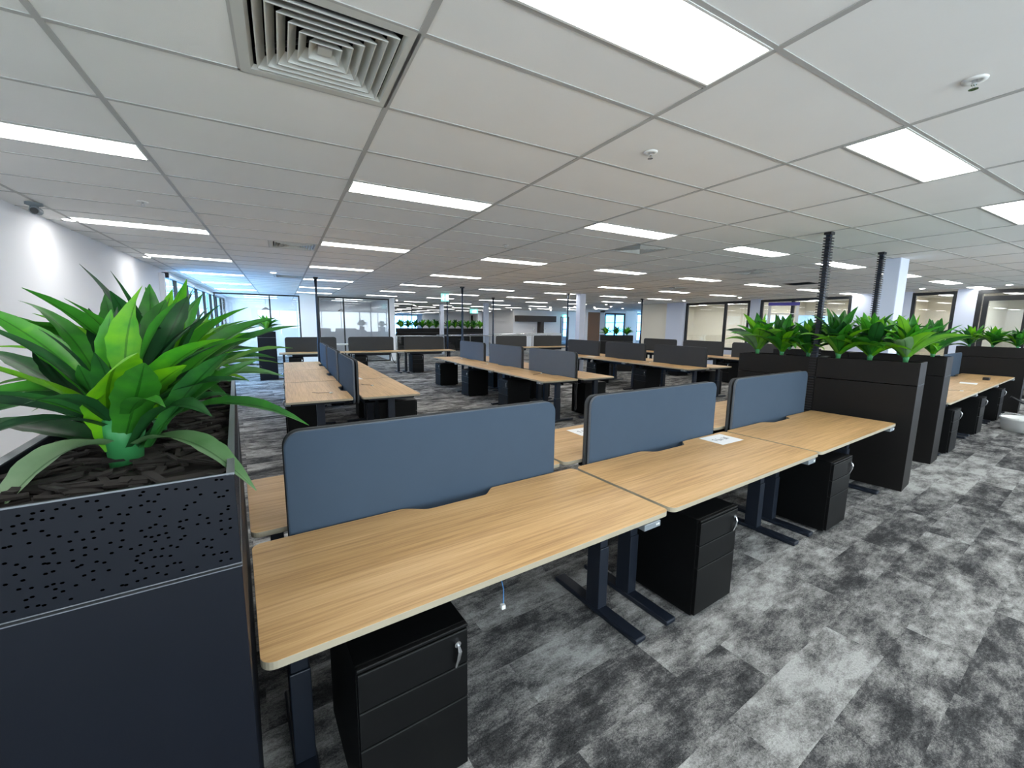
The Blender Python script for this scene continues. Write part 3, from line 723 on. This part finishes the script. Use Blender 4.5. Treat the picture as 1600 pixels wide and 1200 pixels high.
FRONT_LEAVES = [
   (-0.016, 0.002, 0.097, -0.118, 0.047, 0.202, -0.296, 0.092, 0.263, 0.075, 1.0) ,
   (-0.015, 0.004, 0.113, -0.124, 0.128, 0.293, -0.356, 0.288, 0.405, 0.07, 0.75) ,
   (-0.014, 0.005, 0.121, -0.107, 0.171, 0.359, -0.274, 0.336, 0.409, 0.06, 0.6) ,
   (-0.015, -0.005, 0.057, -0.116, 0.03, 0.165, -0.262, 0.035, 0.17, 0.075, 0.7) ,
   (-0.016, -0.007, 0.041, -0.18, 0.125, 0.088, -0.346, 0.23, 0.091, 0.08, 0.2) ,
   (-0.013, -0.009, 0.041, -0.09, -0.067, 0.111, -0.161, -0.22, -0.05, 0.105, 2.0) ,
   (0.036, -0.035, 0.05, 0.151, -0.116, 0.121, 0.295, -0.284, -0.03, 0.08, 1.6) ,
   (-0.011, -0.01, 0.041, -0.025, -0.058, 0.255, 0.109, -0.266, 0.293, 0.12, 0.95) ,
   (0.001, -0.017, 0.041, 0.066, -0.108, 0.196, 0.115, -0.25, 0.271, 0.085, 0.65) ,
   (0.016, -0.001, 0.185, 0.005, 0.062, 0.327, 0.057, 0.066, 0.448, 0.075, 0.9) ,
   (-0.006, 0.008, 0.168, -0.035, 0.066, 0.278, -0.011, 0.07, 0.385, 0.05, 0.8) ,
   (0.021, -0.01, 0.153, 0.055, 0.042, 0.311, 0.13, 0.042, 0.409, 0.08, 0.6) ,
   (0.042, -0.021, 0.153, 0.111, 0.074, 0.345, 0.133, 0.171, 0.429, 0.07, 0.15) ,
   (0.026, -0.02, 0.105, 0.107, -0.039, 0.281, 0.248, -0.143, 0.316, 0.08, 0.8) ,
   (0.043, -0.04, 0.042, 0.186, -0.044, 0.197, 0.311, -0.072, 0.258, 0.08, 0.5) ,
   (0.06, -0.049, 0.042, 0.169, -0.099, 0.22, 0.255, -0.187, 0.285, 0.06, 0.45) ,
   (-0.023, 0.01, 0.121, -0.211, 0.246, 0.306, -0.336, 0.41, 0.302, 0.05, 0.1) ,
   (-0.017, 0.004, 0.105, -0.181, 0.194, 0.188, -0.259, 0.334, 0.313, 0.07, 0.1) ,
   (-0.016, 0.001, 0.089, -0.216, 0.237, 0.237, -0.404, 0.442, 0.268, 0.06, 0.4) ,
   (0.008, 0.0, 0.169, -0.079, 0.189, 0.308, -0.135, 0.348, 0.392, 0.05, 0.1) ,
   (0.009, 0.002, 0.185, -0.042, 0.184, 0.343, -0.098, 0.358, 0.435, 0.05, 0.5) ,
   (0.022, -0.007, 0.169, 0.051, 0.133, 0.344, 0.065, 0.265, 0.422, 0.06, 0.5) ,
   (0.008, 0.0, 0.169, -0.016, 0.084, 0.294, -0.014, 0.131, 0.394, 0.04, 0.05) ,
   (0.022, -0.028, 0.042, 0.121, -0.11, 0.208, 0.223, -0.272, 0.151, 0.06, 0.3) ,
   (0.036, -0.036, 0.042, 0.151, -0.002, 0.177, 0.233, 0.011, 0.152, 0.06, 0.3) ,
   (0.018, -0.018, 0.089, 0.074, -0.059, 0.205, 0.17, -0.167, 0.257, 0.08, 0.9) ,
   (-0.012, -0.007, 0.057, -0.051, 0.007, 0.188, -0.05, -0.045, 0.254, 0.06, 0.5) ,
]
def front_plant(x, y, z):
    e = thing('potted_plant', 'large bright green plant at the front left, leaves drooping over the planter edge', 'plant', (x, y, z), group='plants in the left planters')
    B = MB(); tn = []
    for k, v in enumerate(FRONT_LEAVES):
        t = v[10]*.5
        leaf(B, tn, v[0:3], v[3:6], v[6:9], v[9], min(1, t), n=18, twist=[.5, -.4, .3, .2, -.3, .15, -.15][k % 7])
    R = random.Random(9)
    for k in range(22):
        az = k*2.4; el = radians(R.uniform(15, 75)); L_ = R.uniform(.28, .42)
        h = Vector((cos(az), sin(az), 0)); z = Vector((0, 0, 1))
        leaf(B, tn, h*.015+z*.08, h*L_*.5*cos(el+.2)+z*(L_*.5*sin(el+.35)+.08), h*L_*cos(el)+z*(L_*sin(el)+.03), R.uniform(.035, .055), R.choice((.04, .08, .12, .2, .3)), n=14, twist=R.uniform(-.5, .5))
    foliage(B, tn, 'foliage', e); stem(e, .12, .044)
    return e

# ------------------------------------------------------------------ planters
def planter(O, th, w, l, h, label, m=M_PLANTER, seam=1.09, perf=False, name='planter_box', group=None):
    """O = near left corner; box runs w along local x and l along local y"""
    e = thing(name, label, 'planter', (O[0]+w/2*cos(th)-l/2*sin(th), O[1]+w/2*sin(th)+l/2*cos(th), 0), th, group)
    b = MB(); b.box((-w/2, -l/2, 0), (w/2, l/2, seam-.004), m); b.build('cabinet', e, bevel=.002)
    t = .012
    f = MB(); z0 = seam+.004
    f.box((-w/2, -l/2, z0), (w/2, -l/2+t, h), m); f.box((-w/2, l/2-t, z0), (w/2, l/2, h), m)
    f.box((-w/2, -l/2+t, z0), (-w/2+t, l/2-t, h), m); f.box((w/2-t, -l/2+t, z0), (w/2, l/2-t, h), m); f.box((-w/2+t, -l/2+t, z0), (w/2-t, l/2-t, z0+.02), m)
    if perf:
        R = random.Random(3); q = []
        for a in range(30):
            for c in range(11):
                q.append((-w/2+.02+a*(w-.04)/29+R.uniform(-.006, .006), z0+.02+c*(h-z0-.035)/10+R.uniform(-.006, .006)))
        for (px, pz) in q:
            if R.random() < .3: continue
            n = 6; f.add([(px+.0035*cos(k*pi/3), -l/2-.0006, pz+.0024*sin(k*pi/3)) for k in range(n)], [tuple(range(n))], M_PLHOLE)
        q = []
        for a in range(60):
            for c in range(11):
                if R.random() < .3: continue
                py = -l/2+.02+a*(l-.04)/59; pz = z0+.02+c*(h-z0-.035)/10+R.uniform(-.006, .006); n = 6
                f.add([(w/2+.0006, py+.0035*cos(k*pi/3), pz+.0024*sin(k*pi/3)) for k in range(n)], [tuple(range(n))], M_PLHOLE)
    f.build('trough', e, bevel=.0015)
    g = MB()
    for zz in (seam-.0045, seam+.0035): g.box((-w/2-.0012, -l/2-.0012, zz-.001), (w/2+.0012, (l/2+.0012) if perf else (-l/2+.001), zz+.0012), M_METALEDGE)
    if perf: 
        g.box((-w/2-.001, -l/2-.001, h-.002), (w/2+.001, -l/2+.002, h+.001), M_METALEDGE); g.box((-w/2-.012, -l/2, h-.004), (-w/2+.012, l/2, h+.0015), M_METALEDGE); g.box((w/2-.014, -l/2, h-.004), (w/2+.001, l/2, h+.0015), M_METALEDGE)
    g.build('edge_strip', e)
    # bark
    R = random.Random(int(O[0]*100)); mu = MB(); nx, ny = 8, int(l*18)
    vs = [(-w/2+t+(w-2*t)*i/nx, -l/2+t+(l-2*t)*j/ny, h-.045+R.uniform(-.008, .012)) for j in range(ny+1) for i in range(nx+1)]
    mu.add(vs, [(j*(nx+1)+i, j*(nx+1)+i+1, (j+1)*(nx+1)+i+1, (j+1)*(nx+1)+i) for j in range(ny) for i in range(nx)], M_MULCH)
    for k in range(260 if perf else 60):
        cx, cy = R.uniform(-w/2+.03, w/2-.03), R.uniform(-l/2+.03, l/2-.03); a = R.uniform(0, pi) if R.random() < .4 else R.gauss(.1, .3); L_ = R.uniform(.02, .055); ww = R.uniform(.004, .012); z = h-.03+R.uniform(-.006, .018); ti = R.uniform(-.25, .25)
        dx, dy = cos(a)*L_, sin(a)*L_; ox, oy = -sin(a)*ww, cos(a)*ww
        lim = lambda v, mlim: max(-mlim, min(mlim, v))
        P = [(cx-dx-ox, cy-dy-oy, z-ti*L_), (cx+dx-ox, cy+dy-oy, z+ti*L_), (cx+dx+ox, cy+dy+oy, z+ti*L_+.003), (cx-dx+ox, cy-dy+oy, z-ti*L_+.003)]
        P = [(lim(p[0], w/2-t-.002), lim(p[1], l/2-t-.002), p[2]) for p in P]
        P2 = [(p[0], p[1], p[2]-.006) for p in P]
        mu.add(P+P2, [(0, 1, 2, 3), (7, 6, 5, 4), (0, 4, 5, 1), (1, 5, 6, 2), (2, 6, 7, 3), (3, 7, 4, 0)], M_MULCH)
    mo = mu.build('mulch', e); mo['kind'] = 'stuff'
    return e
def loc(O, th, x, y): return (O[0]+x*cos(th)-y*sin(th), O[1]+x*sin(th)+y*cos(th))
def fill(O, th, w, l, h, ks, words, group, s=1.0, n=3, big=False, skip=0):
    for k in range(n):
        if k < skip: continue
        x, y = loc(O, th, w/2, l*(k+.5)/n)
        plant(ks+k, x, y, h-.03, ks*1.7+k*2.1, s*(1+.06*((ks*3+k) % 3-1)), 'green leafy plant, %s' % words[k], group, big)
# left planters
PW = .45; hL = 1.32
O1 = (-.56, 1.015); t1 = TA
planter(O1, t1, PW, 1.05, hL, 'black perforated plant box at the left front, beside the nearest desk', M_PLNAVY, 1.105, True, group='left planters')
O2 = loc(O1, t1, 0, 1.056)
planter(O2, t1, PW, 1.05, hL, 'black plant box at the left, directly behind the front one', M_PLNAVY, 1.105, True, group='left planters')
front_plant(-.37, 1.367, 1.29)
for k, (yy, wd) in enumerate(((.62, 'second from the front in the left planters'), (.93, 'third from the front in the left planters'), (1.28, 'fourth from the front in the left planters'), (1.62, 'fifth from the front in the left planters'), (1.93, 'farthest in left planters'))):
    x, y = loc(O1, t1, PW/2+(.0 if k else .03), yy); plant(k, x, y, 1.29, 1.1+k*1.9, 1.0-.03*k, 'dark green leafy plant, ' + wd.replace('in the left', 'in left'), 'plants in the left planters', True)
# end of the front cluster
w1, l1, h1 = .35, .85, 1.32
OPa = (5.45, 1.575); tp = radians(8.5)
planter(OPa, tp, w1, l1, h1, 'tall black plant box at the end of the front desks, nearest the walkway')
fill(OPa, tp, w1, l1, h1, 0, ['nearest the walkway in the box ending the front desks', 'middle of the box ending the front desks', 'behind the ribbed post in the box ending the front desks'], 'plants at the end of the front desks', 1.38)
OPb = loc(OPa, tp, 0, l1+.005)
planter(OPb, tp, w1, l1, h1, 'tall black plant box behind the screens, farther from the walkway')
fill(OPb, tp, w1, l1, h1, 1, ['right of three in the farther plant box behind the screens', 'middle of three in the farther plant box behind the screens', 'left of three in the farther plant box behind the screens'], 'plants at the end of the front desks', 1.3)
tp = radians(6)
OQa = (6.90, 1.77)
planter(OQa, tp, w1, .95, h1, 'second tall black plant box, at the start of the far right desks')
fill(OQa, tp, w1, .95, h1, 2, ['front of the plant box at the start of the far right desks', 'centre of the plant box at the start of the far right desks', 'back of the plant box at the start of the far right desks'], 'plants at the start of the far right desks', 1.3)
OQb = loc(OQa, tp, 0, .955)
planter(OQb, tp, w1, .95, h1, 'rear plant box behind the one at the start of the far right desks')
fill(OQb, tp, w1, .95, h1, 4, ['front of the rear box by the pale column', 'centre of the rear box by the pale column', 'back of the rear box by the pale column'], 'plants at the start of the far right desks', 1.1)
ORa = (12.88, 2.18)
planter(ORa, tp, w1, 1.0, 1.30, 'dark plant box closing the far end of the right desks')
fill(ORa, tp, w1, 1.0, 1.30, 5, ['right of three in the box at the far right', 'middle of three in the box at the far right', 'left of three in the box at the far right'], 'plants at the far right', 1.2)
# tall box at the back of the left aisle
planter((-.62, 13.42), 0, .45, .45, 1.36, 'tall slim plant box standing alone at the end of the left aisle', M_PLNAVY, 1.2)
plant(0, -.395, 13.64, 1.34, .3, 1.25, 'spiky green plant on the slim box at the end of the left aisle', 'plants at the back')
# box by the far column
planter((10.1, 11.6), radians(-35), 1.15, .35, 1.3, 'black plant box right of the white column beyond the desks')
for k in range(3):
    x, y = loc((10.1, 11.6), radians(-35), .2+.38*k, .17); plant(k+1, x, y, 1.28, k*1.3, .85, 'small green plant, %s in the box right of the white column' % ['left', 'middle', 'right'][k], 'plants in the far column box')
for k in range(2):
    O = ((5.75, 23.9), (8.65, 23.9))[k]
    planter(O, 0, 2.6, .4, 1.35, 'long dark plant box beyond the balustrade, %s of two' % ['left', 'right'][k], group='boxes beyond the balustrade')
    for i in range(6): plant(i+k, O[0]+.25+.42*i, 24.1, 1.32, i*1.3, 1.45, 'dark small plant, %s from the left in the %s box beyond the balustrade' % (ORD[i], ['left', 'right'][k]), 'plants beyond the balustrade')

# ------------------------------------------------------------------ service poles
def ribbed(x, y, label, z0=.0):
    e = thing('service_pole', label, 'cable pole', (x, y, 0), TA)
    b = MB(); b.box((-.028, -.02, z0), (.028, .02, H-.02), mat('pole_blue_black', (22, 34, 52), .4, .3)); b.build('spine', e)
    r = MB(); z = .05
    while z < H-.05:
        r.box((-.052, -.034, z), (.052, .034, z+.010), M_CABLE); z += .030
    r.build('ribs', e)
    c = MB(); c.box((-.05, -.035, H-.03), (.05, .035, H), M_CABLE); c.build('ceiling_cap', e)
ribbed(5.36, 2.46, 'ribbed black cable pole rising at the end of the front desks')
ribbed(7.36, 2.70, 'ribbed black cable pole rising between the plants, left of the pale column')
def pole(x, y, label):
    e = thing('service_pole', label, 'cable pole', (x, y, 0))
    b = MB(); b.tube([(0, 0, 0), (0, 0, 1.2), (0, 0, 1.25), (0, 0, 2.4), (0, 0, 2.66)], [.038, .038, .030, .024, .034], mat('pole_blue_black', (22, 34, 52), .4, .3), 10); b.build('shaft', e, smooth=True)
    b = MB(); b.box((-.05, -.05, H-.04), (.05, .05, H), M_CABLE); b.build('ceiling_cap', e)
pole(.76, 11.05, 'thin dark cable pole at the far end of the left aisle desks')
pole(4.60, 11.3, 'thin dark cable pole at the far end of the centre desks')
pole(5.75, 15.7, 'thin dark cable pole right of the far back row')
pole(7.5, 15.15, 'thin dark cable pole in front of the white column at the balustrade')
pole(8.55, 11.55, 'thin dark cable pole just left of the white column beyond the desks')
pole(12.4, 11.9, 'thin dark cable pole left of the whiteboard wall')
pole(7.18+.0, 26.0, 'thin dark cable pole far beyond the balustrade')

# ------------------------------------------------------------------ paper, cables, bits on desks
def on_desk(O, th, x, y): p = loc(O, th, x, y); return (p[0], p[1], DH)
def paper(O, th, x, y, rot, label, w=.297, h=.21, lines=True):
    px, py, pz = on_desk(O, th, x, y)
    e = thing('paper_sheet', label, 'paper', (px, py, pz+.0005), th+rot)
    b = MB(); b.box((-w/2, -h/2, 0), (w/2, h/2, .0006), M_PAPER); b.build('sheet', e)
    if lines:
        b = MB(); R = random.Random(4)
        for k in range(5):
            b = MB()
            x0 = -.085+k*.04; hh = .05 if k != 2 else .03
            b.box((x0, -.02, .0007), (x0+.008, -.02+hh, .0009), M_INK)
            if k in (1, 3): b.box((x0, -.022, .0007), (x0+.024, -.015, .0009), M_INK); b.box((x0+.018, -.02, .0007), (x0+.025, .01, .0009), M_INK)
            if k in (0, 4): b.box((x0-.012, .018, .0007), (x0, .025, .0009), M_INK)
            b.build('printed_mark', e)
paper(OA, TA, 1.805+1.50, .60, radians(-2), 'white printed sheet lying on the middle front desk by its screen')
paper(OA, TA, 2.53, 1.38, radians(-3), 'white printed sheet on the desk behind, seen in the gap between blue screens')
paper(OL, pi/2, 1.55+.35, .56, .1, 'blank white sheet on the right-hand row of the left aisle desks', lines=False)
paper(ON, pi/2+.02, 3.6, 1.2, .2, 'blank white sheet on the left-hand row right of centre', lines=False)
paper((7.38, 1.8), TD, 3.1, .30, radians(5), 'white sheet on the far right desks', lines=False)
def clip(p, label):
    e = thing('cable_plug', label, 'plug', p, random.uniform(0, 3))
    b = MB(); b.box((-.012, -.018, 0), (.012, .018, .016), M_WHITEPL); b.build('body', e, bevel=.002)
    b = MB(); b.tube([(0, .018, .008), (.01, .07, .005), (-.02, .16, .004), (.0, .26, .004)], .003, mat('grey_lead', (110, 100, 95), .5), 6); b.build('lead', e, smooth=True)
for k, (O, th, x, y, l) in enumerate([(OL, pi/2, .5, 1.05, 'white plug with lead on the nearest left-hand desk of the left aisle'), (OL, pi/2, .95, .45, 'white plug with lead on the nearest right-hand desk of the left aisle'), (OM, pi/2+.02, .95, .98, 'white plug on the nearest desk of the centre cluster'),
                                      (OM, pi/2+.02, 3.0, 1.1, 'white plug on the middle desk of the centre cluster'), (OM, pi/2+.02, 4.6, 1.05, 'white plug on the far desk of the centre cluster'), (ON, pi/2+.02, 1.5, 1.1, 'white plug on the nearest desk right of centre'), ((7.38, 1.8), TD, 1.6, .15, 'white plug on the edge of the far right desks')]):
    clip(on_desk(O, th, x, y), l)
# black phone-like box on far right desk
px = on_desk((7.38, 1.8), TD, 4.1, .22); b = MB(); b.box((-.05, -.04, 0), (.05, .04, .05), M_CABLE); o = b.build('power_block', bevel=.004, loc=px); tag(o, 'small black power block on the far right desks beside a white sheet', 'power block')
# blue network cable hanging beneath the nearest desk
def wpt(x, y, z): p = loc(OA, TA, x, y); return Vector((p[0], p[1], z))
base = wpt(.86, .28, 0)
e = thing('network_cable', 'thin blue network cable with a clear plug hanging under the nearest desk', 'cable', base)
def rel(x, y, z): return wpt(x, y, z)-base
b = MB(); b.tube([rel(.92, .35, .70), rel(.90, .25, .62), rel(.875, .15, .54), rel(.855, .12, .50)], .0022, M_CYAN, 6); b.build('lead', e, smooth=True)
b = MB(); q = rel(.850, .115, .492); b.box((q.x-.009, q.y-.009, q.z-.009), (q.x+.009, q.y+.009, q.z+.009), M_WHITEPL); b.build('plug', e, bevel=.002)
def hang(label, O, th, x, y, w=.16, z=.66, drop=.45, r=.012, m=M_CABLE):
    p = loc(O, th, x, y); e = thing('cable_loop', label, 'cable', (p[0], p[1], 0), th)
    pts = [(-w/2 + w*k/14, .01*sin(k), z-drop*sin(pi*k/14)**.6) for k in range(15)]
    b = MB(); b.tube(pts, r, m, 8); b.build('hose', e, smooth=True)
hang('black ribbed cable loop hanging at the near end of the centre desks', OM, pi/2+.02, .12, .80, w=.0001+.05, drop=.50)
hang('black cable loop hanging in the middle gap of the far back row', (-.12, 13.55), 0, 3.52, .9, w=.34, drop=.4)
hang('loose white network leads bunched under the middle front desk', OA, TA, 2.75, .53, w=.12, z=.69, drop=.10, r=.003, m=M_WHITEPL)

# ------------------------------------------------------------------ back of the floor: balustrade, kitchen, table, ladder, vacuum
e = thing('balustrade', 'glass balustrade with a bright metal rail around the far void', 'balustrade', (4.5, 18.9, 0))
b = MB(); b.tube([(0, 0, 1.06), (8.4, 0, 1.06)], .022, M_CHROME, 10); b.build('rail', e)
b = MB(); b.tube([(2.2, .9, 1.08), (9.5, 2.8, 1.08)], .02, M_CHROME, 10); b.build('rear_rail', e)
for k in range(7):
    g = MB(); g.box((.05+1.2*k, -.006, .08), (1.15+1.2*k, .006, 1.02), M_GLASS); g.build('pane', e)
    g = MB(); g.box((1.2*k-.02, -.02, 0), (1.2*k+.02, .02, 1.04), M_CHROME); g.build('post', e)
e = thing('kitchen_cabinet', 'dark wall cupboard and tall panel above the white kitchen counter', 'cabinet', (15.3, 27.0, 0))
b = MB(); b.box((-.05, -.3, 1.85), (3.4, .15, 2.3), M_KITCH); b.build('wall_cupboard', e)
b = MB(); b.box((1.95, -.32, 0), (2.25, .15, 1.85), M_KITCH); b.build('tall_panel', e)
e = thing('kitchen_counter', 'white kitchen counter in front of the far wall', 'counter', (15.6, 24.6, 0))
b = MB(); b.box((-1.5, -.3, 1.0), (2.0, .3, 1.05), M_STONE); b.build('worktop', e)
b = MB(); b.box((-1.4, -.25, 0), (1.9, .25, 1.0), M_WALL); b.build('base_unit', e)
for k in range(2):
    e2 = thing('tap', 'tall curved chrome tap on the white kitchen counter, %s of two' % ['left', 'right'][k], 'tap', (15.3+.9*k, 24.6, 1.05))
    b = MB(); b.tube([(0, 0, 0), (0, 0, .3), (.03, 0, .36), (.1, 0, .36), (.13, 0, .28)], .014, M_CHROME, 8); b.build('spout', e2, smooth=True)
    b = MB(); b.tube([(0, 0, .1), (-.06, 0, .14)], .009, M_CHROME, 6); b.build('lever', e2)
e = thing('console_table', 'white topped side table with black splayed legs behind the far back row', 'table', (1.75, 15.6, 0))
b = MB(); b.box((-.35, -.25, .86), (.35, .25, .9), M_WHITEPL); b.build('table_top', e)
for sx in (-1, 1):
    for sy in (-1, 1):
        b = MB(); b.tube([(sx*.3, sy*.2, .86), (sx*.36, sy*.25, 0)], .02, M_CABLE, 8); b.build('leg', e)
# pendant seen through the office glass
for k, (x, y) in enumerate(((-.55, 20.1), (2.35, 20.0))):
    e = thing('pendant_lamp', 'dark shaded pendant lamp behind the %s back office glass' % ['left-hand', 'right-hand'][k], 'pendant lamp', (x, y, 2.12))
    b = MB(); b.lathe([(.03, .1), (.14, .02), (.15, 0)], M_CABLE, 18); b.build('shade', e, smooth=True)
    b = MB(); b.lathe([(.0001, .004), (.13, .004)], emit('pendant_glow', (1, .95, .85), 4), 18); b.build('bulb', e)
    b = MB(); b.tube([(0, 0, .1), (0, 0, H-2.12)], .004, M_CABLE, 6); b.build('cord', e)
e = thing('step_ladder', 'aluminium step ladder with a violet platform standing before the office glazing', 'ladder', (14.3, 7.85, 0), radians(-62))
b = MB(); b.box((-.24, -.1, 2.36), (.62, .1, 2.46), M_PURPLE); b.build('platform', e, bevel=.01)
for sx, dx in ((-.2, -.3), (.56, .66)):
    b = MB(); b.box((sx-.03, -.08, 0), (sx+.03, -.05, 2.36), M_LALU); b.box((sx+.0, .04, 0), (sx+.05, .07, 2.36), M_LALU); b.build('stile', e)
    b = MB(); b.tube([(sx, 0, 1.95), (sx-.30, .25, .0)], .022, M_LALU, 8); b.build('strut', e)
for k in range(7):
    b = MB(); b.box((-.2, -.1, .28+.3*k), (.56, -.02, .31+.3*k), M_LALU); b.build('rung', e)
# vacuum and tub at the right edge
e = thing('bucket', 'low white tub on the carpet at the right edge of the view', 'bucket', (10.62, 1.72, 0))
b = MB(); b.lathe([(.0001, .0), (.22, .0), (.25, .18), (.265, .19), (.265, .22), (.235, .22), (.21, .03), (.0001, .03)], M_WHITEPL, 28); b.build('tub', e, smooth=True)
b = MB(); b.tube([(.25*cos(a), .25*sin(a), .22+.03*sin(a*2)) for a in [i*pi/8 for i in range(9)]], .005, M_CHROME, 6); b.build('handle', e)
e = thing('vacuum_cleaner', 'black vacuum cleaner with hose on the carpet beyond the white tub', 'vacuum cleaner', (12.2, 1.72, 0))
b = MB(); b.lathe([(.0001, .02), (.19, .02), (.2, .1), (.18, .24), (.1, .3), (.0001, .31)], M_CABLE, 24); b.build('body', e, smooth=True)
b = MB(); b.tube([(-.1, .0, .26), (-.25, .12, .3), (-.45, .22, .34), (-.55, .36, .44)], .02, M_CABLE, 10); b.build('hose', e, smooth=True)
for k in range(3):
    b = MB(); a = k*2.1; b.lathe([(.0001, 0), (.03, 0), (.03, .03), (.0001, .03)], M_GREYPL, 12, (.15*cos(a), .15*sin(a))); b.build('castor', e)
